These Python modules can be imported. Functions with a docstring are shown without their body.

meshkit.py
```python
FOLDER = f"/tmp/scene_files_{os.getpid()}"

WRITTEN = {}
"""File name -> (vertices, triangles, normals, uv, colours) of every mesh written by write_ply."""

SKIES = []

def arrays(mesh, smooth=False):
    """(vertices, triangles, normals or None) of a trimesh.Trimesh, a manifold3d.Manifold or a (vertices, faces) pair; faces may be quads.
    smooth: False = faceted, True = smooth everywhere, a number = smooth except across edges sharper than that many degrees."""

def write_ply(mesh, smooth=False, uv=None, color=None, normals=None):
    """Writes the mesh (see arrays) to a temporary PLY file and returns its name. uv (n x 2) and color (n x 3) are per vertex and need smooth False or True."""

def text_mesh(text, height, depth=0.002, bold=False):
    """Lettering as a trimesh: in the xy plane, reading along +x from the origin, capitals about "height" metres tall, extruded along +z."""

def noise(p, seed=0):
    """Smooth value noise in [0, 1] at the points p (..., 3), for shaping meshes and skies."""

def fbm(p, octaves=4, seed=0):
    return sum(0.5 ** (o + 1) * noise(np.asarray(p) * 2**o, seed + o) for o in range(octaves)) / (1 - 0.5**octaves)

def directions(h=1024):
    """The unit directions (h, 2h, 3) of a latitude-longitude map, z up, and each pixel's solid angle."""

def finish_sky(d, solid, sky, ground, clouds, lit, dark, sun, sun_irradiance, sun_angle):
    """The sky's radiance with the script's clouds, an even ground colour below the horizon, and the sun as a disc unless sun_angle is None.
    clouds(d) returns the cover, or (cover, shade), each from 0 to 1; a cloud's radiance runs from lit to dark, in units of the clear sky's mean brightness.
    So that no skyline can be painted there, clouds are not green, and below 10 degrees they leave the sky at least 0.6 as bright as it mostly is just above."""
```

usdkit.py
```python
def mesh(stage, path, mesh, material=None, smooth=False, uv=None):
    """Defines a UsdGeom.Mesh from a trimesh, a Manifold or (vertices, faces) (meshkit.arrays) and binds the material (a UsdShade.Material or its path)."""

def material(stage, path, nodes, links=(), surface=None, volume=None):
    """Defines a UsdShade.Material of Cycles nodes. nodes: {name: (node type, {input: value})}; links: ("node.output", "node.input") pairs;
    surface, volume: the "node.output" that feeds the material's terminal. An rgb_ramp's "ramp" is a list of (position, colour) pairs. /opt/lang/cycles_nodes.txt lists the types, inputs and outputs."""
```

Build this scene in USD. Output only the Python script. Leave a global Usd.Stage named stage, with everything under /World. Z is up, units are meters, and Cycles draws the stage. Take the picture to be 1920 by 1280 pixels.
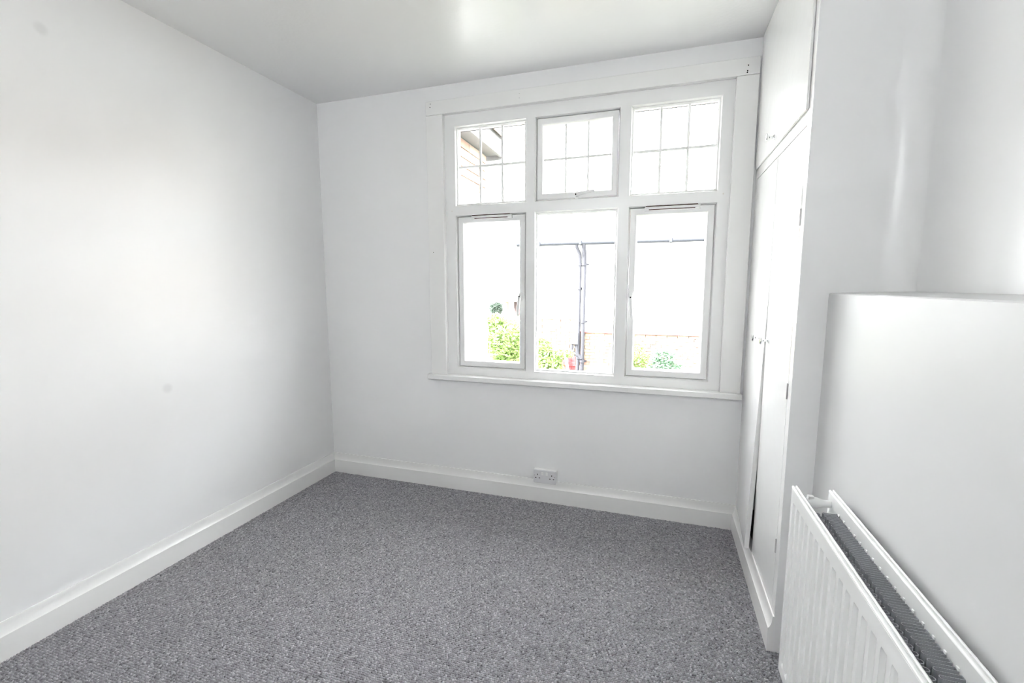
import math, numpy as np, trimesh, usdkit, meshkit
import manifold3d as m3
from shapely.geometry import Polygon, LineString, box as sbox
from pxr import Usd, UsdGeom, UsdLux, UsdShade, Gf, Sdf

stage = Usd.Stage.CreateInMemory()
UsdGeom.SetStageUpAxis(stage, UsdGeom.Tokens.z)
UsdGeom.SetStageMetersPerUnit(stage, 1.0)
UsdGeom.Xform.Define(stage, '/World')
UsdGeom.Scope.Define(stage, '/World/Looks')

# ------------------------------------------------------------------ camera
F_PX, YAW, PITCH, ROLL = 852.28, -0.3122, 0.1220, -0.0011
CAM = np.array([2.0921, -2.4922, 1.2662])
cyw, syw, cp, sp = math.cos(YAW), math.sin(YAW), math.cos(PITCH), math.sin(PITCH)
fw = np.array([syw * cp, cyw * cp, -sp]); rt = np.array([cyw, -syw, 0.0]); up = np.cross(rt, fw)
r2 = math.cos(ROLL) * rt + math.sin(ROLL) * up
u2 = -math.sin(ROLL) * rt + math.cos(ROLL) * up
cam = UsdGeom.Camera.Define(stage, '/World/Camera')
M = Gf.Matrix4d(*r2, 0, *u2, 0, *(-fw), 0, *CAM, 1)
cam.AddTransformOp().Set(M)
cam.CreateHorizontalApertureAttr(36.0)
cam.CreateVerticalApertureAttr(24.0)
cam.CreateFocalLengthAttr(F_PX / 1920 * 36.0)
cam.CreateClippingRangeAttr(Gf.Vec2f(0.02, 500))
cam.CreateExposureAttr(2.68)

# ------------------------------------------------------------------ overcast sky
sky = UsdLux.DomeLight.Define(stage, '/World/Sky')
sky.CreateColorAttr(Gf.Vec3f(0.97, 0.985, 1.0))
sky.CreateIntensityAttr(1.0)

# hazy sun behind the building, on the facade opposite
SUN_DIR = np.array([-0.60, -0.38, 0.70]); SUN_DIR = SUN_DIR / np.linalg.norm(SUN_DIR)
sun = UsdLux.DistantLight.Define(stage, '/World/Sun')
sun.CreateAngleAttr(10.0)
sun.CreateIntensityAttr(2.0)
sun.CreateNormalizeAttr(True)
sun.CreateColorAttr(Gf.Vec3f(1.0, 0.985, 0.965))
_x = np.cross([0, 0, 1.0], SUN_DIR); _x /= np.linalg.norm(_x); _y = np.cross(SUN_DIR, _x)
sun.AddTransformOp().Set(Gf.Matrix4d(*_x, 0, *_y, 0, *SUN_DIR, 0, 0, 0, 30, 1))

# ------------------------------------------------------------------ materials
MAT = {}
def plain(name, col, rough=0.5, spec=0.5, metallic=0.0, bump=None, vary=None, coat=0.0):
    """Principled material with optional fine noise relief (scale, distance) and object-space tone variation (scale, amount)."""
    n = {'p': ('principled_bsdf', dict(base_color=col, roughness=rough, specular_ior_level=spec, metallic=metallic, coat_weight=coat))}
    l = []
    if bump or vary:
        n['g'] = ('geometry', {})
    if bump:
        n['n'] = ('noise_texture', dict(scale=bump[0], detail=3.0)); l.append(('g.position', 'n.vector'))
        n['b'] = ('bump', dict(strength=1.0, distance=bump[1])); l += [('n.fac', 'b.height'), ('b.normal', 'p.normal')]
    if vary:
        n['v'] = ('noise_texture', dict(scale=vary[0], detail=4.0)); l.append(('g.position', 'v.vector'))
        a = vary[1]
        n['r'] = ('rgb_ramp', dict(ramp=[(0.3, tuple(c * (1 - a) for c in col)), (0.7, tuple(min(1, c * (1 + a)) for c in col))]))
        l += [('v.fac', 'r.fac'), ('r.color', 'p.base_color')]
    MAT[name] = usdkit.material(stage, '/World/Looks/' + name, n, l, surface='p.BSDF')
    return MAT[name]

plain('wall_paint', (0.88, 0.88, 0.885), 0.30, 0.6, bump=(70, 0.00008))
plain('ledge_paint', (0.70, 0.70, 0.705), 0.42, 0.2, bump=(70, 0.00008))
plain('ceiling_paint', (0.89, 0.89, 0.89), 0.30, 0.6, bump=(60, 0.0006))
plain('trim_gloss', (0.87, 0.868, 0.86), 0.30, 0.5, bump=(40, 0.0003))
plain('door_gloss', (0.87, 0.87, 0.868), 0.16, 0.5, bump=(14, 0.0005))
plain('upvc', (0.87, 0.87, 0.868), 0.28, 0.5)
plain('vent_cream', (0.80, 0.77, 0.74), 0.4)
plain('dark_slot', (0.16, 0.11, 0.10), 0.8, 0.2)
plain('hole_black', (0.03, 0.025, 0.025), 0.9, 0.1)
plain('socket_plastic', (0.72, 0.72, 0.74), 0.3, 0.5)
plain('chrome', (0.78, 0.79, 0.80), 0.12, 0.5, metallic=1.0)
plain('hinge_steel', (0.55, 0.54, 0.54), 0.4, 0.5, metallic=0.7)
plain('radiator_enamel', (0.84, 0.845, 0.84), 0.22, 0.5)
plain('fin_steel', (0.33, 0.34, 0.36), 0.5, 0.4)
plain('pile_base', (0.10, 0.10, 0.105), 0.95, 0.1)
plain('cupboard_inside', (0.22, 0.21, 0.20), 0.7, 0.2)
# outdoors
plain('white_render', (0.86, 0.86, 0.85), 0.9, 0.2, bump=(60, 0.002))
plain('mortar', (0.36, 0.33, 0.29), 0.95, 0.1)
for i, c in enumerate([(0.28, 0.215, 0.155), (0.25, 0.18, 0.13), (0.31, 0.25, 0.18), (0.28, 0.165, 0.13)]):
    plain('brick_%s' % 'abcd'[i], c, 0.9, 0.1, vary=(18, 0.15))
for i, c in enumerate([(0.40, 0.29, 0.23), (0.36, 0.25, 0.20), (0.44, 0.34, 0.28), (0.38, 0.24, 0.20)]):
    plain('pale_brick_%s' % 'abcd'[i], c, 0.9, 0.1, vary=(18, 0.12))
plain('red_clay', (0.26, 0.085, 0.08), 0.8, 0.2, vary=(9, 0.2))
plain('roof_tile', (0.26, 0.215, 0.175), 0.85, 0.2, vary=(4, 0.18))
plain('grey_gutter', (0.050, 0.053, 0.062), 0.8, 0.15)
plain('pipe_grey', (0.05, 0.05, 0.058), 0.8, 0.15)
plain('meter_grey', (0.10, 0.10, 0.11), 0.5, 0.4)
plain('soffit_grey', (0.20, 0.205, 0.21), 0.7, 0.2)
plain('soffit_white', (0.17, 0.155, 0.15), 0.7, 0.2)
plain('red_paint', (0.26, 0.05, 0.055), 0.5, 0.4)
plain('white_paint', (0.84, 0.83, 0.81), 0.6, 0.3)
plain('bark', (0.16, 0.12, 0.08), 0.9, 0.1)
plain('soil', (0.20, 0.17, 0.12), 0.95, 0.1, vary=(2.0, 0.3))
plain('lawn', (0.10, 0.105, 0.085), 0.95, 0.1, vary=(3.0, 0.35))
plain('dark_opening', (0.10, 0.08, 0.08), 0.8, 0.2)

# flecked carpet yarn: the tone of each tuft comes from a mesh primvar
MAT['carpet_yarn'] = usdkit.material(stage, '/World/Looks/carpet_yarn', {
    'a': ('uvmap', {'attribute': 'st'}),
    'x': ('separate_xyz', {}),
    'r': ('rgb_ramp', {'ramp': [(0.0, (0.15, 0.149, 0.160)), (0.3, (0.27, 0.267, 0.284)), (0.65, (0.38, 0.376, 0.398)), (1.0, (0.56, 0.555, 0.582))]}),
    'p': ('principled_bsdf', dict(roughness=0.95, specular_ior_level=0.1, sheen_weight=0.15))},
    [('a.UV', 'x.vector'), ('x.x', 'r.fac'), ('r.color', 'p.base_color')], surface='p.BSDF')

# window pane: mostly clear, mirrors a little towards grazing angles
MAT['window_glass'] = usdkit.material(stage, '/World/Looks/window_glass', {
    'w': ('layer_weight', dict(blend=0.5)), 'e': ('math', dict(math_type='power', value2=5.0)), 's': ('math', dict(math_type='multiply_add', value2=0.95, value3=0.022)),
    't': ('transparent_bsdf', dict(color=(0.985, 0.99, 0.988))),
    'g': ('glossy_bsdf', dict(color=(1, 1, 1), roughness=0.02)), 'm': ('mix_closure', {})},
    [('w.facing', 'e.value1'), ('e.value', 's.value1'), ('s.value', 'm.fac'), ('t.BSDF', 'm.closure1'), ('g.BSDF', 'm.closure2')], surface='m.closure')

def leaf_mat(name, c1, c2):
    MAT[name] = usdkit.material(stage, '/World/Looks/' + name, {
        'g': ('geometry', {}), 'r': ('rgb_ramp', {'ramp': [(0, c1), (1, c2)]}),
        'p': ('principled_bsdf', dict(roughness=0.5, specular_ior_level=0.3)), 't': ('translucent_bsdf', {}),
        'm': ('mix_closure', dict(fac=0.35))},
        [('g.random_per_island', 'r.fac'), ('r.color', 'p.base_color'), ('r.color', 't.color'), ('p.BSDF', 'm.closure1'), ('t.BSDF', 'm.closure2')], surface='m.closure')
leaf_mat('leaf_lime', (0.26, 0.36, 0.13), (0.50, 0.58, 0.24))
leaf_mat('leaf_green', (0.18, 0.28, 0.19), (0.46, 0.56, 0.36))
leaf_mat('leaf_dark', (0.085, 0.115, 0.09), (0.20, 0.24, 0.18))

MAT['bar_plastic'] = usdkit.material(stage, '/World/Looks/bar_plastic', {
    'p': ('principled_bsdf', dict(base_color=(0.87, 0.87, 0.865), roughness=0.3)), 't': ('translucent_bsdf', dict(color=(0.85, 0.86, 0.86))), 'm': ('mix_closure', dict(fac=0.12))},
    [('p.BSDF', 'm.closure1'), ('t.BSDF', 'm.closure2')], surface='m.closure')

# left wall: the same paint with a few faint grey scuffs of their own shape
def smudge_material():
    n = {'g': ('geometry', {}), 'p': ('principled_bsdf', dict(roughness=0.36, specular_ior_level=0.7)),
         'nn': ('noise_texture', dict(scale=90.0, detail=3.0)), 'b': ('bump', dict(strength=1.0, distance=0.00012))}
    l = [('g.position', 'nn.vector'), ('nn.fac', 'b.height'), ('b.normal', 'p.normal')]
    prev = None
    for i, (y, z, r, a) in enumerate([(-1.37, 2.16, 0.028, 0.10), (-1.06, 0.81, 0.030, 0.10), (-1.62, 2.40, 0.03, 0.08), (-1.68, 1.97, 0.03, 0.05)]):
        n['d%d' % i] = ('vector_math', dict(math_type='distance', vector2=(0.0, y, z)))
        n['m%d' % i] = ('map_range', dict(range_type='smoothstep', from_min=r * 0.3, from_max=r, to_min=1 - a, to_max=1.0, clamp=True))
        n['x%d' % i] = ('math', dict(math_type='multiply', value1=1.0, value2=1.0))
        l += [('g.position', 'd%d.vector1' % i), ('d%d.value' % i, 'm%d.value' % i), ('m%d.result' % i, 'x%d.value1' % i)]
        if prev: l.append((prev, 'x%d.value2' % i))
        prev = 'x%d.value' % i
    n['r'] = ('rgb_ramp', {'ramp': [(0.0, (0, 0, 0)), (1.0, (0.86, 0.86, 0.865))]})
    l += [(prev, 'r.fac'), ('r.color', 'p.base_color')]
    MAT['wall_paint_scuffed'] = usdkit.material(stage, '/World/Looks/wall_paint_scuffed', n, l, surface='p.BSDF')
smudge_material()

# ------------------------------------------------------------------ helpers
USED = {}
def path_for(name, parent):
    base = (str(parent.GetPath()) if parent else '/World') + '/' + name
    k = USED.get(base, 0); USED[base] = k + 1
    return base if k == 0 else '%s_%03d' % (base, k)

def obj(name, mesh, mat, parent=None, smooth=30, uv=None):
    if isinstance(mesh, list):
        mesh = trimesh.util.concatenate(mesh)
    if parent and str(parent.GetPath()).startswith('/World/radiator'):
        mesh = mesh.copy(); mesh.apply_scale(RS)
    p = usdkit.mesh(stage, path_for(name, parent), mesh, MAT[mat], smooth=smooth, uv=uv)
    return p.GetPrim()

def tag(p, label=None, cat=None, group=None, kind=None):
    for k, v in (('label', label), ('category', cat), ('group', group), ('kind', kind)):
        if v: p.SetCustomDataByKey(k, v)
    return p

def thing(name, loc=(0, 0, 0), label=None, cat=None, group=None, kind=None):
    x = UsdGeom.Xform.Define(stage, path_for(name, None))
    x.AddTranslateOp().Set(Gf.Vec3d(*loc))
    return tag(x.GetPrim(), label, cat, group, kind)

def bx(x0, x1, y0, y1, z0, z1, c=0.0):
    """Box, its edges chamfered by c."""
    if c <= 0:
        m = trimesh.creation.box([x1 - x0, y1 - y0, z1 - z0]); m.apply_translation([(x0 + x1) / 2, (y0 + y1) / 2, (z0 + z1) / 2]); return m
    pts = []
    for sx in (0, 1):
        for sy in (0, 1):
            for sz in (0, 1):
                X, Y, Z = (x0, x1)[sx], (y0, y1)[sy], (z0, z1)[sz]
                dx, dy, dz = c * (1 - 2 * sx), c * (1 - 2 * sy), c * (1 - 2 * sz)
                pts += [(X, Y + dy, Z + dz), (X + dx, Y, Z + dz), (X + dx, Y + dy, Z)]
    return trimesh.convex.convex_hull(np.array(pts))

def hull(pts):
    return trimesh.convex.convex_hull(np.asarray(pts, float))

def extrude(poly, h, T=None):
    m = trimesh.creation.extrude_polygon(poly, h, engine='earcut')
    if T is not None: m.apply_transform(T)
    return m

def frame_T(o, ax, ay, az):
    T = np.eye(4); T[:3, 0], T[:3, 1], T[:3, 2], T[:3, 3] = ax, ay, az, o
    return T

def xz_extrude(poly, y0, y1):
    """Polygon in (x, z) extruded along y."""
    m = extrude(poly, y1 - y0)
    v = m.vertices.copy(); m.vertices = np.stack([v[:, 0], y0 + v[:, 2], v[:, 1]], 1); m.invert()
    return m

def tube(pts, r, n=12):
    pts = np.asarray(pts, float); rings = []
    rr = np.full(len(pts), r) if np.ndim(r) == 0 else np.asarray(r)
    prev = None
    for i in range(len(pts)):
        t = pts[min(i + 1, len(pts) - 1)] - pts[max(i - 1, 0)]; t /= np.linalg.norm(t)
        a = np.cross(t, [0, 0, 1.0]) if prev is None else prev - t * (prev @ t)
        if np.linalg.norm(a) < 1e-6: a = np.cross(t, [1.0, 0, 0])
        a /= np.linalg.norm(a); prev = a; b = np.cross(t, a)
        th = np.arange(n) / n * 2 * np.pi
        rings.append(pts[i] + rr[i] * (np.cos(th)[:, None] * a + np.sin(th)[:, None] * b))
    v = np.vstack(rings + [pts[:1], pts[-1:]]); f = []
    for i in range(len(pts) - 1):
        for k in range(n):
            a, b = i * n + k, i * n + (k + 1) % n
            f += [[a, b, b + n], [a, b + n, a + n]]
    L = len(pts) * n
    for k in range(n):
        f += [[L, (k + 1) % n, k], [L + 1, L - n + k, L - n + (k + 1) % n]]
    m = trimesh.Trimesh(v, np.array(f), process=False)
    if m.volume < 0: m.invert()
    return m

def ring(x0, x1, z0, z1, prof):
    """Mitred rectangular frame: prof is a closed loop of (inset, y)."""
    v, f, n = [], [], len(prof)
    for d, y in prof:
        v += [(x0 + d, y, z0 + d), (x1 - d, y, z0 + d), (x1 - d, y, z1 - d), (x0 + d, y, z1 - d)]
    for i in range(n):
        j = (i + 1) % n
        for k in range(4):
            l = (k + 1) % 4
            f += [[4 * i + k, 4 * i + l, 4 * j + l], [4 * i + k, 4 * j + l, 4 * j + k]]
    m = trimesh.Trimesh(np.array(v), np.array(f), process=False)
    if m.volume < 0: m.invert()
    return m

def lathe(prof, o, axis, n=20):
    """prof (r, h) revolved about the axis from o."""
    m = trimesh.creation.revolve(np.array(prof), sections=n)
    m.apply_transform(trimesh.geometry.align_vectors([0, 0, 1], axis)); m.apply_translation(o)
    return m

def bar_profile(prof, a, b, origin, out, along):
    """Sweeps a profile (depth from wall, height) from a to b along a horizontal wall direction."""
    m = extrude(Polygon(prof), b - a)
    v = m.vertices
    m.vertices = np.asarray(origin) + v[:, :1] * np.asarray(out) + v[:, 1:2] * np.array([0, 0, 1.0]) + (a + v[:, 2:3]) * np.asarray(along)
    if m.volume < 0: m.invert()
    return m

# ------------------------------------------------------------------ the room shell
H, XC, YE, XW, XL, ZL, YR = 2.40, 2.51, -0.843, 2.785, 2.592, 1.243, -3.75
def struct(name, mesh, mat, label=None, parent=None, smooth=30):
    return tag(obj(name, mesh, mat, parent, smooth), label, None, None, 'structure' if parent is None else None)

struct('floor', bx(-0.2, 3.3, YR - 0.2, 0.16, -0.15, -0.006), 'pile_base', 'floor slab under the grey carpet')
struct('ceiling', bx(-0.2, 3.3, YR - 0.2, 0.16, H, H + 0.12), 'ceiling_paint', 'plain satin white ceiling')
struct('wall_left', bx(-0.15, 0, YR - 0.1, 0.14, -0.15, H + 0.02), 'wall_paint_scuffed', 'long bare white wall on the left with faint scuffs')
WX0, WX1, WZ0, WZ1 = 0.85, 2.42, 0.715, 2.255                      # opening in the window wall
opening = sbox(WX0, WZ0, WX1, WZ1)
struct('wall_back', xz_extrude(sbox(-0.15, -2.8, 3.3, H + 0.02).difference(opening), 0, 0.085), 'wall_paint', 'white wall around the window')
# return beside the cupboard and right-hand wall meet in a soft plastered corner
rr, WA = 0.07, math.radians(2.5)                                   # the old wall runs 2.5 degrees out of square
def XWA(y): return XW + (y - YE) * math.tan(WA)
def XLA(y): return XL + (y - YE) * math.tan(math.radians(0.0))
prof = [(XC + 0.0005, YE), (XW - rr, YE)] + [(XW - rr + rr * math.sin(t), YE - rr + rr * math.cos(t)) for t in np.linspace(0.1, np.pi / 2 - WA, 14)] + [(XWA(YR - 0.1), YR - 0.1), (3.15, YR - 0.1), (3.15, YE + 0.03), (XC + 0.0005, YE + 0.03)]
struct('wall_right', extrude(Polygon(prof), H + 0.14, frame_T([0, 0, -0.12], [1, 0, 0], [0, 1, 0], [0, 0, 1])), 'wall_paint', 'white wall above the boxed ledge with the corner beside the cupboard')
RWX0, RWX1, RWZ0, RWZ1 = 0.60, 2.05, 1.83, 2.33                    # second window, behind the viewpoint
struct('wall_rear', xz_extrude(sbox(-0.15, -2.8, XW + 0.12, H + 0.02).difference(sbox(RWX0, RWZ0, RWX1, RWZ1)), YR - 0.12, YR), 'wall_paint', 'white wall behind the viewpoint')
# boxed-in lower wall with a flat top
LR = XLA(YR)
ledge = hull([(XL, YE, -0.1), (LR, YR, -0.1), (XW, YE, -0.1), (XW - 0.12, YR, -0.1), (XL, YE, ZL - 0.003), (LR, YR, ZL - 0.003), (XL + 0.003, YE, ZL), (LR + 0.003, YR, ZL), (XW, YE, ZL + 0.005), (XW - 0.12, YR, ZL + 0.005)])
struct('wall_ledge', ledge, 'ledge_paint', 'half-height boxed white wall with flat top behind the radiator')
# wall closing the cupboard off at the right
struct('wall_cupboard', bx(3.05, 3.15, YE + 0.031, -0.001, -0.1, H), 'cupboard_inside', 'wall at the back of the fitted cupboard')

# skirting boards
SK = [(0, -0.006), (0.018, -0.006), (0.018, 0.088)] + [(0.018 - 0.012 * math.sin(t) ** 1.3, 0.088 + 0.040 * (1 - math.cos(t))) for t in np.linspace(0.15, np.pi / 2, 7)] + [(0.005, 0.133), (0, 0.133)]
struct('baseboard_left', bar_profile(SK, 0, -YR, [0, 0, 0], [1, 0, 0], [0, -1, 0]), 'trim_gloss', 'white moulded skirting board along the left wall')
struct('baseboard_back', bar_profile(SK, 0, XC, [0, 0, 0], [0, -1, 0], [1, 0, 0]), 'trim_gloss', 'white moulded skirting board under the window')
struct('baseboard_right', bar_profile(SK, 0, -YE + 0.002, [XC, 0, 0], [-1, 0, 0], [0, -1, 0]), 'trim_gloss', 'white moulded skirting board below the cupboard doors')

# ------------------------------------------------------------------ the window
win = thing('window_1', (0, 0, 0), 'white six-light window with glazing bars in its three top lights', None, None, 'structure')
FY, BY = 0.010, 0.080                                              # inner face and outer face of the frame
top = [(0.945, 1.362), (1.424, 1.864), (1.930, 2.341)]
zt0, zt1, zb0, zb1 = 1.733, 2.166, 0.779, 1.667
holes = [sbox(x0, zt0, x1, zt1) for x0, x1 in top] + [sbox(x0, zb0, x1, zb1) for x0, x1 in top]
grow = 0.006
fp = sbox(0.855, 0.720, 2.415, 2.250)
for h in holes: fp = fp.difference(h.buffer(grow, join_style=2))
parts = [xz_extrude(fp, FY, BY)]
for h in holes:                                                    # splayed inner edge of every opening
    x0, z0, x1, z1 = h.bounds
    parts.append(ring(x0 - grow, x1 + grow, z0 - grow, z1 + grow, [(0, FY), (grow, FY + 0.012), (grow, BY), (0, BY)]))
obj('window_frame', parts, 'upvc', win)

def bars_and_panes(parent, x0, x1, z0, z1, y, cols, rows, bw=0.012):
    xs, zs = np.linspace(x0, x1, cols + 1), np.linspace(z0, z1, rows + 1)
    for x in xs[1:-1]: obj('glazing_bar', bx(x - bw / 2, x + bw / 2, y - 0.004, y + 0.012, z0, z1, 0.002), 'bar_plastic', parent)
    for z in zs[1:-1]: obj('glazing_bar', bx(x0, x1, y - 0.0035, y + 0.0115, z - bw / 2, z + bw / 2, 0.002), 'bar_plastic', parent)
    for i in range(cols):
        for j in range(rows):
            a = bw / 2 * (i > 0); b = bw / 2 * (i < cols - 1); c = bw / 2 * (j > 0); d = bw / 2 * (j < rows - 1)
            obj('pane', bx(xs[i] + a - 0.003 * (i == 0), xs[i + 1] - b + 0.003 * (i == cols - 1), y + 0.002, y + 0.006, zs[j] + c - 0.003 * (j == 0), zs[j + 1] - d + 0.003 * (j == rows - 1)), 'window_glass', parent)

GY = FY + 0.028
def bead(parent, x0, x1, z0, z1, y):
    obj('glazing_bead', ring(x0, x1, z0, z1, [(0, y - 0.014), (0.004, y - 0.014), (0.010, y - 0.004), (0.010, y + 0.002), (0, y + 0.002)]), 'upvc', parent)
for i in (0, 2):
    bead(win, top[i][0], top[i][1], zt0, zt1, GY)
    bars_and_panes(win, top[i][0] + 0.008, top[i][1] - 0.008, zt0 + 0.008, zt1 - 0.008, GY, 3, 2)
bead(win, top[1][0], top[1][1], zb0, zb1, GY)
bars_and_panes(win, top[1][0] + 0.008, top[1][1] - 0.008, zb0 + 0.008, zb1 - 0.008, GY, 1, 1)

def sash(x0, x1, z0, z1, w):
    """Opening light set a little back in its opening."""
    g, y = 0.0025, FY + 0.011
    s = obj('sash', ring(x0 + g, x1 - g, z0 + g, z1 - g, [(0, y + 0.003), (0.003, y), (w - 0.012, y), (w - 0.006, y + 0.003), (w, y + 0.014), (w, BY - 0.01), (0, BY - 0.01)]), 'upvc', win)
    return s, (x0 + g + w, x1 - g - w, z0 + g + w, z1 - g - w), y

def lever(parent, px, pz, y, ex, ez):
    """Espagnolette handle: rose, neck and a curved lever reaching to (ex, ez)."""
    rose = hull(np.vstack([[(px + 0.013 * math.cos(t), y - d, pz + 0.024 * math.sin(t)) for t in np.linspace(0, 2 * np.pi, 16, False)] for d in (0.0, 0.007)]))
    neck = tube([(px, y - 0.004, pz), (px, y - 0.028, pz)], 0.0085)
    a = np.array([px, y - 0.030, pz]); b = np.array([ex, y - 0.030, ez])
    t = np.linspace(0, 1, 9)[:, None]
    pts = a + (b - a) * t; pts[:, 1] -= 0.012 * np.sin(np.pi * t[:, 0])
    h = obj('handle', [rose, neck, tube(pts, np.interp(t[:, 0], [0, 0.1, 0.7, 1], [0.009, 0.0095, 0.008, 0.0055]))], 'upvc', parent)
    obj('key_button', lathe([(0, 0), (0.004, 0), (0.004, 0.003), (0, 0.003)], (px, y - 0.0385, pz), [0, -1, 0], 10), 'hole_black', h)

s, g, y = sash(*top[1], zt0 + 0.001, zt1, 0.036)                   # top-hung fanlight
bars_and_panes(s, *g, y + 0.016, 3, 2, 0.010)
lever(s, 1.650, 1.748, y, 1.745, 1.762)
for i, hx in ((0, 1.336), (2, 1.948)):                             # two casements
    s, g, y = sash(*top[i], zb0, zb1, 0.037)
    bars_and_panes(s, *g, y + 0.016, 1, 1)
    lever(s, hx, 1.205, y, hx + (0.010 if i else -0.010), 1.095)
    v0, v1 = (1.040, 1.285) if i == 0 else (2.005, 2.270)
    vent = obj('trickle_vent', [hull([(x, yy, zz) for x, e in ((v0, 0.004), (v1, -0.004)) for yy, zz in ((FY + 0.012, 1.646), (FY - 0.004, 1.649), (FY - 0.008, 1.655), (FY - 0.006, 1.666), (FY + 0.012, 1.670))])], 'upvc', win)
    obj('vent_slot', bx(v0 + 0.020, v1 - 0.024, FY - 0.0085, FY - 0.005, 1.6500, 1.6535), 'dark_slot', vent)
    obj('vent_slot', bx(v0 + 0.004, v1 - 0.012, FY - 0.006, FY - 0.002, 1.6685, 1.6715), 'dark_slot', vent)

# plain two-light window in the rear wall, behind the viewpoint
w2 = thing('window_2', (0, 0, 0), 'white high-level two-light window behind the viewpoint', None, None, 'structure')
q = sbox(RWX0, RWZ0, RWX1, RWZ1)
lights = [(RWX0 + 0.05, (RWX0 + RWX1) / 2 - 0.02), ((RWX0 + RWX1) / 2 + 0.02, RWX1 - 0.05)]
for a, b in lights: q = q.difference(sbox(a, RWZ0 + 0.06, b, RWZ1 - 0.06))
obj('window_frame', xz_extrude(q, YR - 0.09, YR - 0.02), 'upvc', w2)
for a, b in lights: obj('pane', bx(a - 0.002, b + 0.002, YR - 0.06, YR - 0.056, RWZ0 + 0.058, RWZ1 - 0.058), 'window_glass', w2)

# architrave boards and sill
AY = -0.018
def board(x0, x1, z0, z1, holes_at):
    b = obj('architrave', bx(x0, x1, AY, 0.012, z0, z1, 0.002), 'trim_gloss', win)
    for x, z, r in holes_at:
        obj('screw_hole', lathe([(0, 0), (r * 0.8, 0), (r * 0.8, 0.0012), (0, 0.0012)], (x, AY + 0.0004, z), [0, -1, 0], 10), 'hole_black', b)
board(0.772, 0.876, 0.728, 2.2365, [(0.803, 1.463, 0.0028)])
board(2.4005, 2.497, 0.728, 2.2365, [])
board(0.770, 2.4975, 2.2375, 2.314, [(0.803, 2.299, 0.0030), (0.801, 2.281, 0.0034), (2.446, 2.279, 0.0036), (2.444, 2.256, 0.0036), (2.4435, 2.248, 0.0042), (1.337, 2.292, 0.0015), (1.337, 2.268, 0.0015)])
obj('window_sill', bx(0.755, 2.502, -0.045, 0.030, 0.699, 0.7285, 0.003), 'trim_gloss', win)
obj('screw_cap', [lathe([(0, 0), (0.004, 0), (0.003, 0.0015), (0, 0.002)], (x, FY, z), [0, -1, 0], 10) for x, z in ((0.915, 1.700), (2.372, 1.712))], 'vent_cream', win)

# ------------------------------------------------------------------ fitted cupboard
cup = thing('fitted_cupboard', (XC, 0, 0), 'white gloss fitted cupboard with one upper and two tall lower doors', 'cupboard')
def cobj(name, mesh, mat, parent=cup, **k):
    m = trimesh.util.concatenate(mesh) if isinstance(mesh, list) else mesh
    m = m.copy(); m.apply_translation([-XC, 0, 0])
    return obj(name, m, mat, parent, **k)
SPL = -0.432                                                       # where the lower doors meet
yz = lambda poly, x0, x1: extrude(poly, x1 - x0, frame_T([x0, 0, 0], [0, 1, 0], [0, 0, 1], [1, 0, 0]))
face = sbox(YE + 0.0012, 0.0, 0.0, H).difference(sbox(-0.803, 0.122, -0.035, 1.762)).difference(sbox(-0.78, 1.83, -0.04, 2.36))
cobj('face_frame', yz(face, XC, XC + 0.022), 'door_gloss')
cobj('carcass', [bx(XC + 0.022, 3.05, YE + 0.031, -0.001, 0.100, 0.120), bx(XC + 0.022, 3.05, YE + 0.031, -0.001, 1.765, 1.785), bx(3.035, 3.049, YE + 0.031, -0.001, 0.0, H)], 'cupboard_inside')
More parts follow.
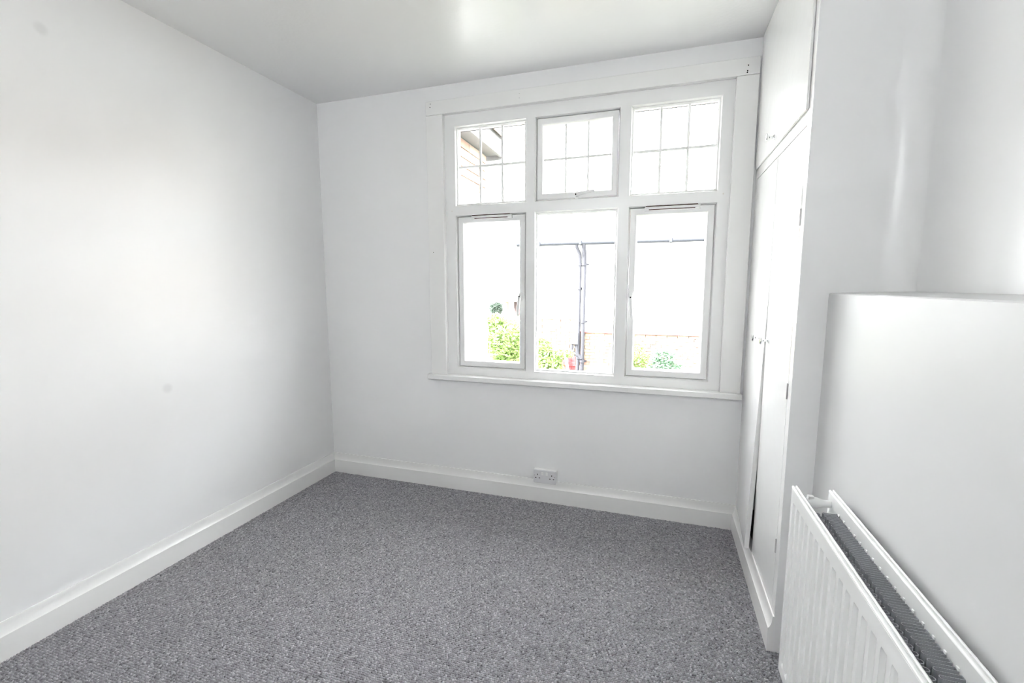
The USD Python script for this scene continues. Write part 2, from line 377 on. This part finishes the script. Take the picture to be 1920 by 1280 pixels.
ud = cobj('upper_door', bx(XC - 0.0085, XC - 0.0008, -0.806, -0.022, 1.806, H - 0.004, 0.0015), 'door_gloss')
rd = cobj('lower_door', bx(XC, XC + 0.018, -0.800, SPL - 0.0015, 0.125, 1.759, 0.0012), 'door_gloss')
# the door beside the window has warped: its free lower corner stands proud
ny, nz = 16, 40
def warped():
    ys, zs = np.linspace(-0.037, SPL + 0.0015, ny), np.linspace(0.140, 1.759, nz)
    def off(y, z): return 0.030 * np.clip((1.28 - z) / 1.14, 0, 1) ** 1.25 * np.clip(-y / 0.43, 0, 1) ** 1.1
    V = []
    for xx in (XC, XC + 0.018):
        for y in ys:
            for z in zs: V.append((xx - off(y, z), y, z))
    idx = lambda s, i, j: s * ny * nz + i * nz + j
    F = []
    for i in range(ny - 1):
        for j in range(nz - 1):
            a, b, c, d = idx(0, i, j), idx(0, i + 1, j), idx(0, i + 1, j + 1), idx(0, i, j + 1); F += [[a, b, c], [a, c, d]]
            a, b, c, d = idx(1, i, j), idx(1, i + 1, j), idx(1, i + 1, j + 1), idx(1, i, j + 1); F += [[a, c, b], [a, d, c]]
    for i in range(ny - 1):
        for j, s in ((0, 1), (nz - 1, -1)):
            a, b, c, d = idx(0, i, j), idx(1, i, j), idx(1, i + 1, j), idx(0, i + 1, j); F += [[a, b, c][::s], [a, c, d][::s]]
    for j in range(nz - 1):
        for i, s in ((0, -1), (ny - 1, 1)):
            a, b, c, d = idx(0, i, j), idx(1, i, j), idx(1, i, j + 1), idx(0, i, j + 1); F += [[a, b, c][::s], [a, c, d][::s]]
    m = trimesh.Trimesh(np.array(V), np.array(F), process=False); m.fix_normals()
    return m
ld = cobj('lower_door', warped(), 'door_gloss')
tag(ld, 'warped lower door standing ajar at the bottom')
KN = [(0, 0), (0.0095, 0), (0.0095, 0.002), (0.0045, 0.004), (0.0042, 0.014), (0.0065, 0.018), (0.0135, 0.021), (0.0150, 0.026), (0.0125, 0.030), (0, 0.0315)]
def knob(parent, y, z, x):
    m = lathe(KN, (x, y, z), [-1, 0, 0], 24); cobj('knob', m, 'chrome', parent, smooth=40)
knob(ud, -0.385, 1.848, XC - 0.0085)
knob(rd, -0.470, 1.048, XC)
knob(ld, -0.345, 1.046, XC - 0.006)
for z0, z1 in ((1.455, 1.507), (0.890, 0.944), (0.344, 0.395)):
    hg = cobj('hinge', [bx(XC - 0.0015, XC + 0.004, -0.8055, -0.7955, z0, z1, 0.0005), tube([(XC - 0.002, -0.8012, z0), (XC - 0.002, -0.8012, z1)], 0.0024, 8)], 'hinge_steel')

# ------------------------------------------------------------------ double socket on its surface box
soc = thing('wall_socket', (1.496, 0, 0.163), 'white double wall socket on a surface box just above the skirting', 'socket')
obj('back_box', bx(-0.068, 0.068, -0.024, 0.0, -0.040, 0.040, 0.004), 'upvc', soc)
fpz = obj('faceplate', bx(-0.0665, 0.0665, -0.032, -0.0235, -0.0395, 0.0395, 0.003), 'socket_plastic', soc)
for sx in (-1, 1):
    obj('rocker_switch', hull([(sx * 0.013 + a, yy, 0.019 + b) for a in (-0.006, 0.006) for yy, b in ((-0.030, 0.010), (-0.030, -0.010), (-0.0355, 0.009), (-0.033, -0.009))]), 'upvc', soc)
    cx = sx * 0.042
    for dx, dz, w, h in ((0, 0.012, 0.0045, 0.0085), (-0.011, -0.008, 0.0075, 0.0042), (0.011, -0.008, 0.0075, 0.0042)):
        obj('pin_slot', bx(cx + dx - w / 2, cx + dx + w / 2, -0.0325, -0.030, dz - h / 2, dz + h / 2), 'hole_black', fpz)
    obj('screw', lathe([(0, 0), (0.0035, 0), (0.003, 0.001), (0, 0.0014)], (sx * 0.060, -0.0318, 0.006), [0, -1, 0], 12), 'hinge_steel', fpz)

# ------------------------------------------------------------------ radiator
RS = 1.14                                                          # panel modelled on a 500 mm pattern, built 570 mm high
RX, RY0, RL, RZ0, RZ1 = 2.4659, -1.0898, 0.96, 0.1396, 0.1396 + 0.497   # front face, far end, pattern length, bottom, pattern top
rad = thing('radiator', (RX, RY0, RZ0), 'white double-panel radiator with grey fins in front of the boxed wall', 'radiator')
PITCH_R, RH = 0.0333, RZ1 - RZ0
def fluted(x_front, sgn, fluted_side=True):
    """Pressed panel skin with recessed flutes; local coordinates, y runs from the far end to the near end (negative)."""
    n = int((RL - 0.02) / PITCH_R)
    ys = [0.0, 0.004]
    for i in range(n):
        c = 0.030 + i * PITCH_R
        ys += [c - 0.0110, c - 0.0101, c - 0.0089, c - 0.0080, c, c + 0.0080, c + 0.0089, c + 0.0101, c + 0.0110]
    ys = np.unique(np.round([y for y in ys if y < RL - 0.004] + [RL - 0.004, RL], 5))
    zs = np.unique(np.round(np.r_[0, 0.004, 0.030, 0.033, 0.036, 0.040, 0.046, np.linspace(0.06, RH - 0.06, 6), RH - 0.050, RH - 0.043, RH - 0.039, RH - 0.036, RH - 0.033, RH - 0.006, RH - 0.002, RH], 5))
    Y, Z = np.meshgrid(ys, zs, indexing='ij')
    ph = np.abs(((Y - 0.030 + PITCH_R / 2) % PITCH_R) - PITCH_R / 2)
    inside = np.clip((0.0110 - ph) / 0.0030, 0, 1)
    zz = np.minimum(Z - 0.030, RH - 0.033 - Z)
    inside *= np.clip(zz / 0.009, 0, 1) * (Y > 0.015) * (Y < RL - 0.015)
    X = 0.0075 * inside * (3 - 2 * inside) * inside if fluted_side else 0 * Y
    X = X + 0.003 * ((Z < 0.001) | (Z > RH - 0.001)) + 0.002 * ((Y < 0.001) | (Y > RL - 0.001))
    V = np.stack([x_front + sgn * X, -Y, Z], -1).reshape(-1, 3)
    a, b = len(ys), len(zs); F = []
    for i in range(a - 1):
        for j in range(b - 1):
            p, q, r, s_ = i * b + j, (i + 1) * b + j, (i + 1) * b + j + 1, i * b + j + 1
            F += [[p, q, r], [p, r, s_]]
    m = trimesh.Trimesh(V, np.array(F), process=False)
    if (m.face_normals[:, 0].mean() * sgn) > 0: m.invert()
    return m
T_ = 0.0125
def shell(x0, x1):   # edge band and rolled double lip of a panel
    return [bx(x0 + 0.003, x1 - 0.003, -RL + 0.001, -0.001, RH - 0.004, RH - 0.0005), bx(x0 + 0.003, x1 - 0.003, -RL + 0.001, -0.001, 0.0005, 0.004),
            bx(x0 + 0.003, x1 - 0.003, -0.003, -0.0005, 0.001, RH - 0.001), bx(x0 + 0.003, x1 - 0.003, -RL + 0.0005, -RL + 0.003, 0.001, RH - 0.001)]
BX = 0.078                                                         # back panel
fpn = obj('front_panel', [fluted(0.0, 1)] + [fluted(T_, -1, False)] + shell(0, T_), 'radiator_enamel', rad, smooth=20)
obj('top_lip', [tube([(0.0038, -0.001, RH - 0.0015), (0.0038, -RL + 0.001, RH - 0.0015)], 0.0036, 12), tube([(0.0108, -0.0005, RH + 0.0005), (0.0108, -RL + 0.001, RH + 0.0005)], 0.0024, 12)], 'radiator_enamel', fpn)
bpn = obj('back_panel', [fluted(BX, 1, False)] + [fluted(BX + T_, -1)] + shell(BX, BX + T_), 'radiator_enamel', rad, smooth=40)
obj('top_lip', [tube([(BX + 0.0035, -0.001, RH - 0.0015), (BX + 0.0035, -RL + 0.001, RH - 0.0015)], 0.0036, 12), tube([(BX + 0.0105, -0.0005, RH + 0.0005), (BX + 0.0105, -RL + 0.001, RH + 0.0005)], 0.0022, 12)], 'radiator_enamel', bpn)
def u_loop(xa, xb, w, h0, h1, rnd):
    """Folded convector fin in plan: out from xa to xb, a rounded nose and back; upright sheet metal."""
    s_ = 1 if xb > xa else -1
    nose = [(xb - s_ * rnd + s_ * rnd * math.cos(t), w / 2 * math.sin(t)) for t in np.linspace(-np.pi / 2, np.pi / 2, 9)]
    line = LineString([(xa, -w / 2 - 0.0035), (xa, -w / 2)] + nose + [(xa, w / 2), (xa, w / 2 + 0.0035)])
    return extrude(line.buffer(0.00055, cap_style=2, join_style=2), h1 - h0, frame_T([0, 0, h0], [1, 0, 0], [0, 1, 0], [0, 0, 1]))
back_fin = u_loop(BX - 0.0015, 0.0470, 0.0072, 0.05, RH - 0.028, 0.0036)
front_fin = u_loop(T_ + 0.0015, 0.0415, 0.0080, 0.05, RH - 0.030, 0.0040)
k = 0
yy = -0.070
while yy > -RL + 0.05:
    m = back_fin.copy(); m.apply_translation([0, yy, 0]); obj('back_fin', m, 'fin_steel', rad, smooth=40)
    m = front_fin.copy(); m.apply_translation([0, yy - 0.003, 0]); obj('front_fin', m, 'fin_steel', rad, smooth=40)
    if k % 2 == 0:   # enamel weld tab between each pair of fins
        obj('weld_tab', bx(BX - 0.0020, BX + 0.001, yy - 0.0105, yy - 0.0045, RH - 0.060, RH - 0.024, 0.0005), 'radiator_enamel', rad)
    yy -= 0.01445; k += 1
# connecting pipe with the bleed boss at the far end
pz, py = RH - 0.026, -0.020
obj('connecting_pipe', [tube([(x, py, pz) for x in np.linspace(0.010, BX + 0.002, 15)], [0.0085] * 4 + [0.0095, 0.0115, 0.0128, 0.0132, 0.0125, 0.0110, 0.0095] + [0.0088] * 4, 18),
                        hull([(0.030 + a, py + b, pz + c) for a in (0, 0.012) for b in (-0.006, 0.006) for c in (0.006, 0.0155)])], 'radiator_enamel', rad, smooth=50)
for y in (-0.16, -RL + 0.16):
    obj('wall_bracket', [bx(BX + T_ - 0.006, (XLA(RY0) - RX - 0.003) / RS, y - 0.02, y + 0.02, RH - 0.12, RH - 0.10), bx((XLA(RY0) - RX - 0.009) / RS, (XLA(RY0) - RX - 0.0055) / RS, y - 0.02, y + 0.02, 0.06, RH - 0.095)], 'radiator_enamel', rad)
for y in (-0.022, -RL + 0.022):
    obj('valve', [tube([(BX * 0.5, y, 0.020), (BX * 0.5, y, (0.0055 - RZ0) / RS)], 0.0075, 12), tube([(0.006, y, 0.022), (BX + 0.006, y, 0.022)], 0.009, 12), lathe([(0, 0), (0.014, 0), (0.014, 0.03), (0, 0.03)], (BX * 0.5, y, -0.02), [0, 0, 1], 12)], 'radiator_enamel', rad)

# ------------------------------------------------------------------ carpet: flecked loop pile, one dome per tuft
rng = np.random.default_rng(7)
def carpet():
    sx, sy = 0.0066, 0.0080
    nx, ny_ = int((XL - 0.004) / sx), int(2.25 / sy)
    I, J = np.meshgrid(np.arange(nx), np.arange(ny_), indexing='ij')
    X = (I + 0.5 * (J % 2)) * sx + 0.004; Y = -(J * sy) - 0.008
    X, Y = X.ravel() + rng.normal(0, 0.0010, X.size), Y.ravel() + rng.normal(0, 0.0012, Y.size)
    keep = (X > 0.012) & (X < XLA(Y) - 0.004) & ((X < XC - 0.012) | (Y < YE - 0.004))
    X, Y = X[keep], Y[keep]; N = len(X)
    th = rng.normal(0.5, 0.35, N); L = rng.uniform(0.0039, 0.0051, N); Wd = rng.uniform(0.0029, 0.0038, N); Hh = rng.uniform(0.0026, 0.0042, N)
    k = 6; ang = np.arange(k) / k * 2 * np.pi
    rings = []
    for rad_, hh in ((1.0, -0.15), (0.72, 0.72)):
        ex, ey = np.cos(ang) * rad_, np.sin(ang) * rad_
        px = ex[None] * L[:, None]; py_ = ey[None] * Wd[:, None]
        c, s = np.cos(th)[:, None], np.sin(th)[:, None]
        rings.append(np.stack([X[:, None] + c * px - s * py_, Y[:, None] + s * px + c * py_, np.broadcast_to(hh * Hh[:, None], px.shape)], -1))
    apex = np.stack([X, Y, Hh], -1)[:, None]
    V = np.concatenate(rings + [apex], 1)
    f = []
    for q in range(k):
        w = (q + 1) % k
        f += [[q, w, k + w], [q, k + w, k + q], [k + q, k + w, 2 * k]]
    Fc = (np.array(f)[None] + (np.arange(N) * (2 * k + 1))[:, None, None]).reshape(-1, 3)
    tone = np.clip(rng.normal(0.52, 0.22, N), 0, 1)
    uv = np.repeat(np.stack([tone, tone], -1), 2 * k + 1, 0)
    base = np.array([(0, 0, -0.0055), (3.0, 0, -0.0055), (3.0, YR, -0.0055), (0, YR, -0.0055), (0, 0, 0.0), (XC - 0.004, 0, 0.0), (XC - 0.004, YE, 0.0), (0, YE, 0.0), (0, YE, 0.0), (XL - 0.003, YE - 0.002, 0.0), (XL - 0.003, YR, 0.0), (0, YR, 0.0)])
    n0 = len(V) * (2 * k + 1)
    V = np.vstack([V.reshape(-1, 3), base[4:]]); uv = np.vstack([uv, np.full((8, 2), 0.25)])
    Fc = np.vstack([Fc, [[n0, n0 + 2, n0 + 1], [n0, n0 + 3, n0 + 2], [n0 + 4, n0 + 6, n0 + 5], [n0 + 4, n0 + 7, n0 + 6]]])
    return trimesh.Trimesh(V, Fc, process=False), uv
cm, cuv = carpet()
tag(obj('carpet', cm, 'carpet_yarn', None, smooth=True, uv=cuv), 'grey flecked loop-pile carpet covering the whole floor', 'carpet', None, 'stuff')

# ------------------------------------------------------------------ outside: ground, own eaves, side wing
GZ = -2.75
struct('ground', bx(-40, 40, -40, 60, GZ - 0.3, GZ), 'lawn', 'garden ground far below the window')
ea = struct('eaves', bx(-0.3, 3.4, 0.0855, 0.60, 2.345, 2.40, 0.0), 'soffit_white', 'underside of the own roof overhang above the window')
tag(obj('eaves_gutter', tube([(-0.3, 0.66, 2.42), (3.4, 0.66, 2.42)], 0.055, 14), 'grey_gutter', ea))

wing = thing('house_wing', (0.5, 0.9, GZ), 'projecting house wing with white render and brick under grey eaves left of the window', 'building')
WE = 1.66 - 0.9
WB = 2.44 - GZ
obj('rendered_wall', bx(-1.6, 0, -0.76, WE, 0, WB - 0.34), 'white_render', wing)
obj('brick_core', bx(-1.6, -0.012, -0.76, WE - 0.012, WB - 0.34, WB + 0.04), 'mortar', wing)
rb = np.random.default_rng(3)
for r in range(5):
    z0 = WB - 0.338 + r * 0.075
    y0 = -0.76 - 0.11 * (r % 2)
    while y0 < WE - 0.02:
        a, b = max(y0, -0.76), min(y0 + 0.215, WE)
        if b - a > 0.03: obj('brick', bx(-0.1, 0.0, a, b, z0, z0 + 0.065, 0.002), 'pale_brick_%s' % 'abcd'[rb.integers(4)], wing)
        y0 += 0.225
obj('soffit', bx(-0.02, 0.14, -0.76, WE + 0.06, WB + 0.04, WB + 0.06), 'soffit_grey', wing)
obj('fascia', bx(0.12, 0.145, -0.76, WE + 0.06, WB + 0.02, WB + 0.20), 'soffit_grey', wing)
obj('bargeboard', bx(-1.7, 0.15, WE + 0.04, WE + 0.06, WB + 0.0, WB + 0.20), 'soffit_grey', wing)
obj('roof', hull([(x, y, z) for y in (-0.76, WE + 0.06) for x, z in ((0.18, WB + 0.17), (0.18, WB + 0.2), (-1.6, WB + 1.5), (-1.6, WB + 1.4))]), 'roof_tile', wing)

# ------------------------------------------------------------------ outside: the neighbouring house
HY, HX0, HX1, EV = 8.0, -0.80, 22.0, 2.20
nb = thing('neighbour_house', (HX0, HY, GZ), 'white rendered house opposite with brick base and tiled hipped roof', 'house')
def nobj(name, mesh, mat, parent=nb, **k):
    m = trimesh.util.concatenate(mesh) if isinstance(mesh, list) else mesh
    m = m.copy(); m.apply_translation([-HX0, -HY, -GZ])
    return obj(name, m, mat, parent, **k)
ZS = 0.215                                                         # lower edge of the render; higher at the left of the pipes
nobj('wall', bx(HX0 + 0.02, HX1, HY + 0.03, HY + 7.0, GZ, EV), 'mortar')
nobj('rendered_wall', [bx(HX0, 0.262, HY - 0.01, HY + 0.03, 0.485, EV), bx(0.262, HX1, HY - 0.01, HY + 0.03, ZS, EV), bx(HX0 - 0.01, HX0 + 0.02, HY - 0.01, HY + 7.0, 0.485, EV)], 'white_render')
nobj('drip_course', bx(0.262, HX1, HY - 0.03, HY + 0.03, ZS - 0.035, ZS, 0.004), 'red_clay')
def bricks(x0, x1, z0, z1):
    r, z = 0, z1 - 0.065
    while z > z0:
        x = x0 - 0.1125 * (r % 2)
        while x < x1:
            a, b = max(x, x0), min(x + 0.215, x1)
            if b - a > 0.03: nobj('brick', bx(a, b, HY + 0.004 + 0.003 * rb.random(), HY + 0.04, z, z + 0.065, 0.002), 'brick_%s' % 'abcd'[min(3, int(rb.random() ** 1.4 * 4.5))])
            x += 0.225
        z -= 0.075; r += 1
bricks(HX0 + 0.04, 0.262, -0.50, 0.480)
bricks(0.262, 3.05, -0.62, ZS - 0.04)
nobj('brickwork', bx(HX0 + 0.021, HX1, HY + 0.012, HY + 0.031, GZ, -0.62), 'brick_a')
nobj('clay_vent', bx(1.606, 2.122, HY - 0.018, HY + 0.02, 1.640, 1.805, 0.004), 'red_clay')
nobj('clay_vent', bx(2.880, 2.945, HY - 0.012, HY + 0.02, -0.065, 0.105, 0.004), 'red_clay')
# gutter, fascia, downpipes
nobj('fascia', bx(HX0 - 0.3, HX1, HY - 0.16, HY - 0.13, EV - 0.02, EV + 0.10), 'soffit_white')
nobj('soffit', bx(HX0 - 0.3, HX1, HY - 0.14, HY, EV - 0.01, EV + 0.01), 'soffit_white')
gt = nobj("gutter", [tube([(x, HY - 0.20, EV + 0.02) for x in np.linspace(HX0 - 0.3, HX1, 24)], 0.050, 16)] + [bx(x, x + 0.06, HY - 0.262, HY - 0.14, EV - 0.036, EV + 0.062, 0.01) for x in np.arange(-0.6, 6, 0.95)], 'grey_gutter')
def pipe(x_top, x_bot, zt, zb, r, joints, swan=0.0):
    pts = [(x_top + swan, HY - 0.19, EV + 0.01), (x_top + swan, HY - 0.19, EV - 0.08), (x_top, HY - 0.07, EV - 0.24), (x_top, HY - 0.07, zt - 0.3), (x_bot, HY - 0.07, zb)]
    p = nobj('downpipe', tube(pts, r, 12), 'pipe_grey')
    for z in joints:
        x = x_top + (x_bot - x_top) * max(0, (zt - 0.3 - z) / (zt - 0.3 - zb))
        nobj('pipe_collar', [lathe([(0, 0), (r * 1.4, 0), (r * 1.4, 0.05), (0, 0.05)], (x, HY - 0.07, z), [0, 0, 1], 12), bx(x - r * 2.1, x + r * 2.1, HY - 0.03, HY, z + 0.01, z + 0.04), bx(x - 0.02, x + 0.02, HY - 0.06, HY - 0.01, z + 0.01, z + 0.04)], 'pipe_grey', p)
pipe(0.352, 0.330, 1.9, GZ, 0.036, (1.72, 1.18, -0.42), -0.06)
pipe(0.450, 0.425, 1.9, GZ, 0.045, (1.72, 0.42, -0.50), 0.0)
nobj('meter_box', [bx(0.19, 0.345, HY - 0.15, HY - 0.01, -0.085, 0.185, 0.01), bx(0.205, 0.33, HY - 0.158, HY - 0.14, -0.06, 0.16, 0.006)], 'meter_grey')
nobj('pipe_cluster', [tube([(0.30, HY - 0.08, -0.09), (0.33, HY - 0.09, -0.30), (0.42, HY - 0.09, -0.42)], 0.04, 10), tube([(0.21, HY - 0.1, -0.09), (0.20, HY - 0.1, -0.22), (0.33, HY - 0.09, -0.36)], 0.03, 10)], 'pipe_grey')
# hipped roof of plain tiles in stepped courses
tp = math.radians(38); run = 3.4
def roof():
    out = []
    E0 = np.array([HX0 - 0.32, HY - 0.20, EV + 0.06])
    gauge = 0.105; tile_w = 0.168
    n = int(run / math.cos(tp) / gauge)
    up_ = np.array([0, math.cos(tp), math.sin(tp)]); nrm = np.array([0, -math.sin(tp), math.cos(tp)])
    for r in range(n):
        s0 = r * gauge
        xs0 = E0[0] + s0 * math.cos(tp)                             # hip line runs up at 45 degrees in plan
        x = xs0
        xstart = E0[0] - (r % 2) * tile_w / 2
        x = xstart + math.ceil((xs0 - xstart) / tile_w) * tile_w
        while x < 5.2:
            o = E0 + up_ * s0; lift = 0.004 * rb.random()
            c = []
            for dx in (0.002, tile_w - 0.002):
                for ds, dn in ((0.0, 0.020 + lift), (0.0, 0.006 + lift), (0.15, 0.004), (0.15, 0.014)):
                    c.append(np.array([x + dx, o[1], o[2]]) + up_ * ds + nrm * dn)
            c = np.array(c)
            f = np.array([[0, 1, 2], [0, 2, 3], [4, 6, 5], [4, 7, 6], [0, 4, 5], [0, 5, 1], [0, 3, 7], [0, 7, 4], [1, 5, 6], [1, 6, 2]])
            out.append(trimesh.Trimesh(c, f, process=False)); x += tile_w
    return out
rt_ = nobj('roof_tiles', roof(), 'roof_tile'); tag(rt_, kind='stuff')
A, B = np.array([HX0 - 0.32, HY - 0.20, EV + 0.06]), np.array([HX0 - 0.32 + run, HY - 0.20 + run, EV + 0.06 + run * math.tan(tp)])
nobj('roof_slope', [hull([A, A + [0, 0, -0.03], (HX1, A[1], A[2]), (HX1, A[1], A[2] - 0.03), B, B + [0, 0, -0.03], (HX1, B[1], B[2]), (HX1, B[1], B[2] - 0.03)]), hull([A, A + [0, 0, -0.03], (A[0], HY + 7.2, A[2]), (A[0], HY + 7.2, A[2] - 0.03), B, B + [0, 0, -0.03]])], 'roof_tile')
hip = [A + (B - A) * t + [0, 0, 0.03] for t in np.linspace(0, 1, 30)]
nobj('hip_tiles', [tube([hip[i], hip[i + 1] + [0, 0, 0.012]], [0.075, 0.062], 10) for i in range(29)], 'roof_tile')

# red panel door with a pale plank leaning beside it
rdp = thing('garden_gate', (0.20, HY - 0.35, GZ), 'red painted garden gate below the downpipes', 'gate')
for i in range(3):
    obj('board', bx(-0.150 + i * 0.097, -0.150 + i * 0.097 + 0.094, 0, 0.03, 0.02, 2.42 - 0.0 * i, 0.003), 'red_paint', rdp)
obj('top_rail', bx(-0.15, 0.14, -0.025, 0.0, 2.20, 2.30, 0.004), 'red_paint', rdp)
pk = thing('plank', (0.30, HY - 0.44, GZ), 'pale wooden plank leaning against the red gate', 'plank')
obj('board', hull([(a + s, b - 0.02 * (1 - s2), c) for (s, c, s2) in ((0.16, 0.0, 0), (-0.18, 2.48, 1)) for a in (-0.035, 0.035) for b in (0.0, 0.03)]), 'white_paint', pk)

# ------------------------------------------------------------------ outside: planting
def leaves(n, centre, radii, size, seed, shell_=0.55):
    g = np.random.default_rng(seed)
    d = g.normal(size=(n, 3)); d /= np.linalg.norm(d, axis=1, keepdims=True)
    rad_ = (shell_ + (1 - shell_) * g.random(n)) * (0.75 + 0.5 * meshkit.noise(d * 2.2 + seed, seed))
    P = np.asarray(centre) + d * rad_[:, None] * np.asarray(radii)
    a = g.normal(size=(n, 3)); a[:, 2] *= 0.5; a /= np.linalg.norm(a, axis=1, keepdims=True)
    b = np.cross(a, g.normal(size=(n, 3))); b /= np.linalg.norm(b, axis=1, keepdims=True)
    c = np.cross(a, b); s = size * g.uniform(0.6, 1.3, n)[:, None]
    V = np.stack([P, P + a * s * 0.5 + b * s * 0.26 + c * s * 0.07, P + a * s, P + a * s * 0.5 - b * s * 0.26 + c * s * 0.07], 1)
    F = (np.array([[0, 1, 2], [0, 2, 3]])[None] + np.arange(n)[:, None, None] * 4).reshape(-1, 3)
    return trimesh.Trimesh(V.reshape(-1, 3), F, process=False)

def shrub(name, loc, blobs, mat, label, cat, stems, group=None):
    t = thing(name, loc, label, cat, group)
    fo = obj('foliage', [leaves(n, c, r, s, sd) for n, c, r, s, sd in blobs], mat, t, smooth=False); tag(fo, kind='stuff')
    obj('stem', [tube([(x0, y0, 0), ((x0 + x1) / 2, (y0 + y1) / 2 + 0.03, z * 0.5), (x1, y1, z)], [0.05, 0.035, 0.012], 8) for x0, y0, x1, y1, z in stems], 'bark', t)
    return t
shrub('leafy_bush', (0.02, HY - 1.25, GZ), [(1500, (-0.14, 0, 2.36), (0.34, 0.36, 0.34), 0.10, 11), (600, (-0.26, 0, 2.74), (0.18, 0.22, 0.22), 0.085, 12), (300, (0.20, 0.0, 2.62), (0.22, 0.18, 0.08), 0.085, 13), (1200, (-0.15, 0, 1.5), (0.45, 0.40, 0.7), 0.12, 14)], 'leaf_lime', 'lime green leafy bush in front of the brick base in the middle pane', 'bush', [(0, 0, 0.05, 0, 2.3), (0.1, 0, -0.2, 0, 2.7), (0.0, 0.05, 0.20, 0, 2.6)])
shrub('green_shrub', (2.20, HY - 0.75, GZ), [(900, (0, 0, 2.52), (0.26, 0.2, 0.27), 0.085, 21), (700, (0.05, 0, 2.3), (0.40, 0.22, 0.22), 0.085, 22), (1000, (0, 0, 1.5), (0.5, 0.24, 0.8), 0.10, 23)], 'leaf_green', 'dark green shrub against the brick base in the right pane', 'bush', [(0, 0, 0, 0, 2.1), (0.1, 0, 0.2, 0, 2.0)])
shrub('climbing_shrub', (1.55, HY - 0.20, GZ), [(380, (0.0, 0, 2.55), (0.34, 0.07, 0.34), 0.070, 31), (600, (0.25, 0, 2.32), (0.55, 0.09, 0.20), 0.075, 32), (900, (0, 0, 1.2), (0.6, 0.1, 0.9), 0.10, 33)], 'leaf_lime', 'thin yellow-green climbing shrub spread over the bricks in the right pane', 'bush', [(0, 0, -0.1, 0, 2.4), (0.1, 0, 0.4, 0, 2.0)])
shrub('garden_hedge', (-2.05, 9.7, GZ), [(2600, (0, 0, 2.50), (0.62, 0.6, 0.62), 0.13, 41), (800, (-0.30, -0.1, 3.02), (0.34, 0.3, 0.24), 0.11, 43), (2200, (0, 0, 1.3), (0.75, 0.6, 1.0), 0.14, 44)], 'leaf_lime', 'large yellow-green garden hedge in the lower left casement', 'hedge', [(0, 0, 0, 0, 2.4), (0.1, 0, 0.3, 0, 2.8)])
shrub('low_hedge', (-1.75, 7.9, GZ), [(1100, (0, 0, 1.92), (0.50, 0.35, 0.22), 0.10, 51), (1500, (0, 0, 1.0), (0.5, 0.4, 0.8), 0.12, 52)], 'leaf_green', 'blue-green low hedge at the foot of the lower left casement', 'hedge', [(0, 0, 0, 0, 1.8), (0.2, 0, 0.3, 0, 1.8)])
shrub('clipped_conifer', (-5.31, 18.0, GZ), [(2600, (0, 0, 2.94), (0.29, 0.29, 0.34), 0.09, 61)], 'leaf_dark', 'rounded dark clipped conifer beyond the hedge', 'tree', [(0, 0, 0, 0, 2.9)])

# ------------------------------------------------------------------ outside: the far house with its porch
fh = thing('far_house', (-5.26, 20.0, GZ), 'far white house with small brick porch seen past the hedge', 'house')
obj('wall', bx(0.02, 6.0, 0.0, 6.0, 0, 5.2), 'white_render', fh)
obj('string_course', bx(0.02, 6.0, -0.05, 0.0, 4.28, 4.34), 'red_clay', fh)
obj('porch_roof', hull([(x, y, z) for x in (-0.10, 1.0) for y, z in ((-1.0, 3.22), (-1.0, 3.27), (0.0, 3.52), (0.0, 3.22))]), 'roof_tile', fh)
obj('porch_pier', bx(0.0, 0.16, -0.9, -0.74, 0, 3.22), 'brick_c', fh)
obj('porch_pier', bx(0.78, 0.95, -0.9, -0.74, 0, 3.22), 'brick_d', fh)
obj('doorway', bx(0.22, 0.74, -0.03, 0.0, 0, 3.20), 'dark_opening', fh)
obj('door', bx(0.36, 0.70, -0.09, -0.03, 0.2, 3.05, 0.01), 'red_clay', fh)
obj('porch_wall', bx(-0.1, 1.6, -1.3, -1.15, 0, 2.46), 'brick_c', fh)
obj('roof', hull([(x, y, z) for x in (-0.15, 6.2) for y, z in ((-0.3, 5.15), (-0.3, 5.22), (3.0, 7.4), (6.3, 5.15))]), 'roof_tile', fh)
lp = thing('lamp_post', (-4.55, 17.0, GZ), 'slim pale post standing in front of the far house', 'post')
obj('pole', tube([(0, 0, 0), (0, 0, 5.1)], [0.05, 0.032], 10), 'white_render', lp)
obj('base', tube([(0, 0, 0), (0, 0, 0.9)], 0.075, 10), 'white_render', lp)
obj('cap', lathe([(0, 0), (0.05, 0), (0.04, 0.06), (0, 0.09)], (0, 0, 5.09), [0, 0, 1], 12), 'white_render', lp)
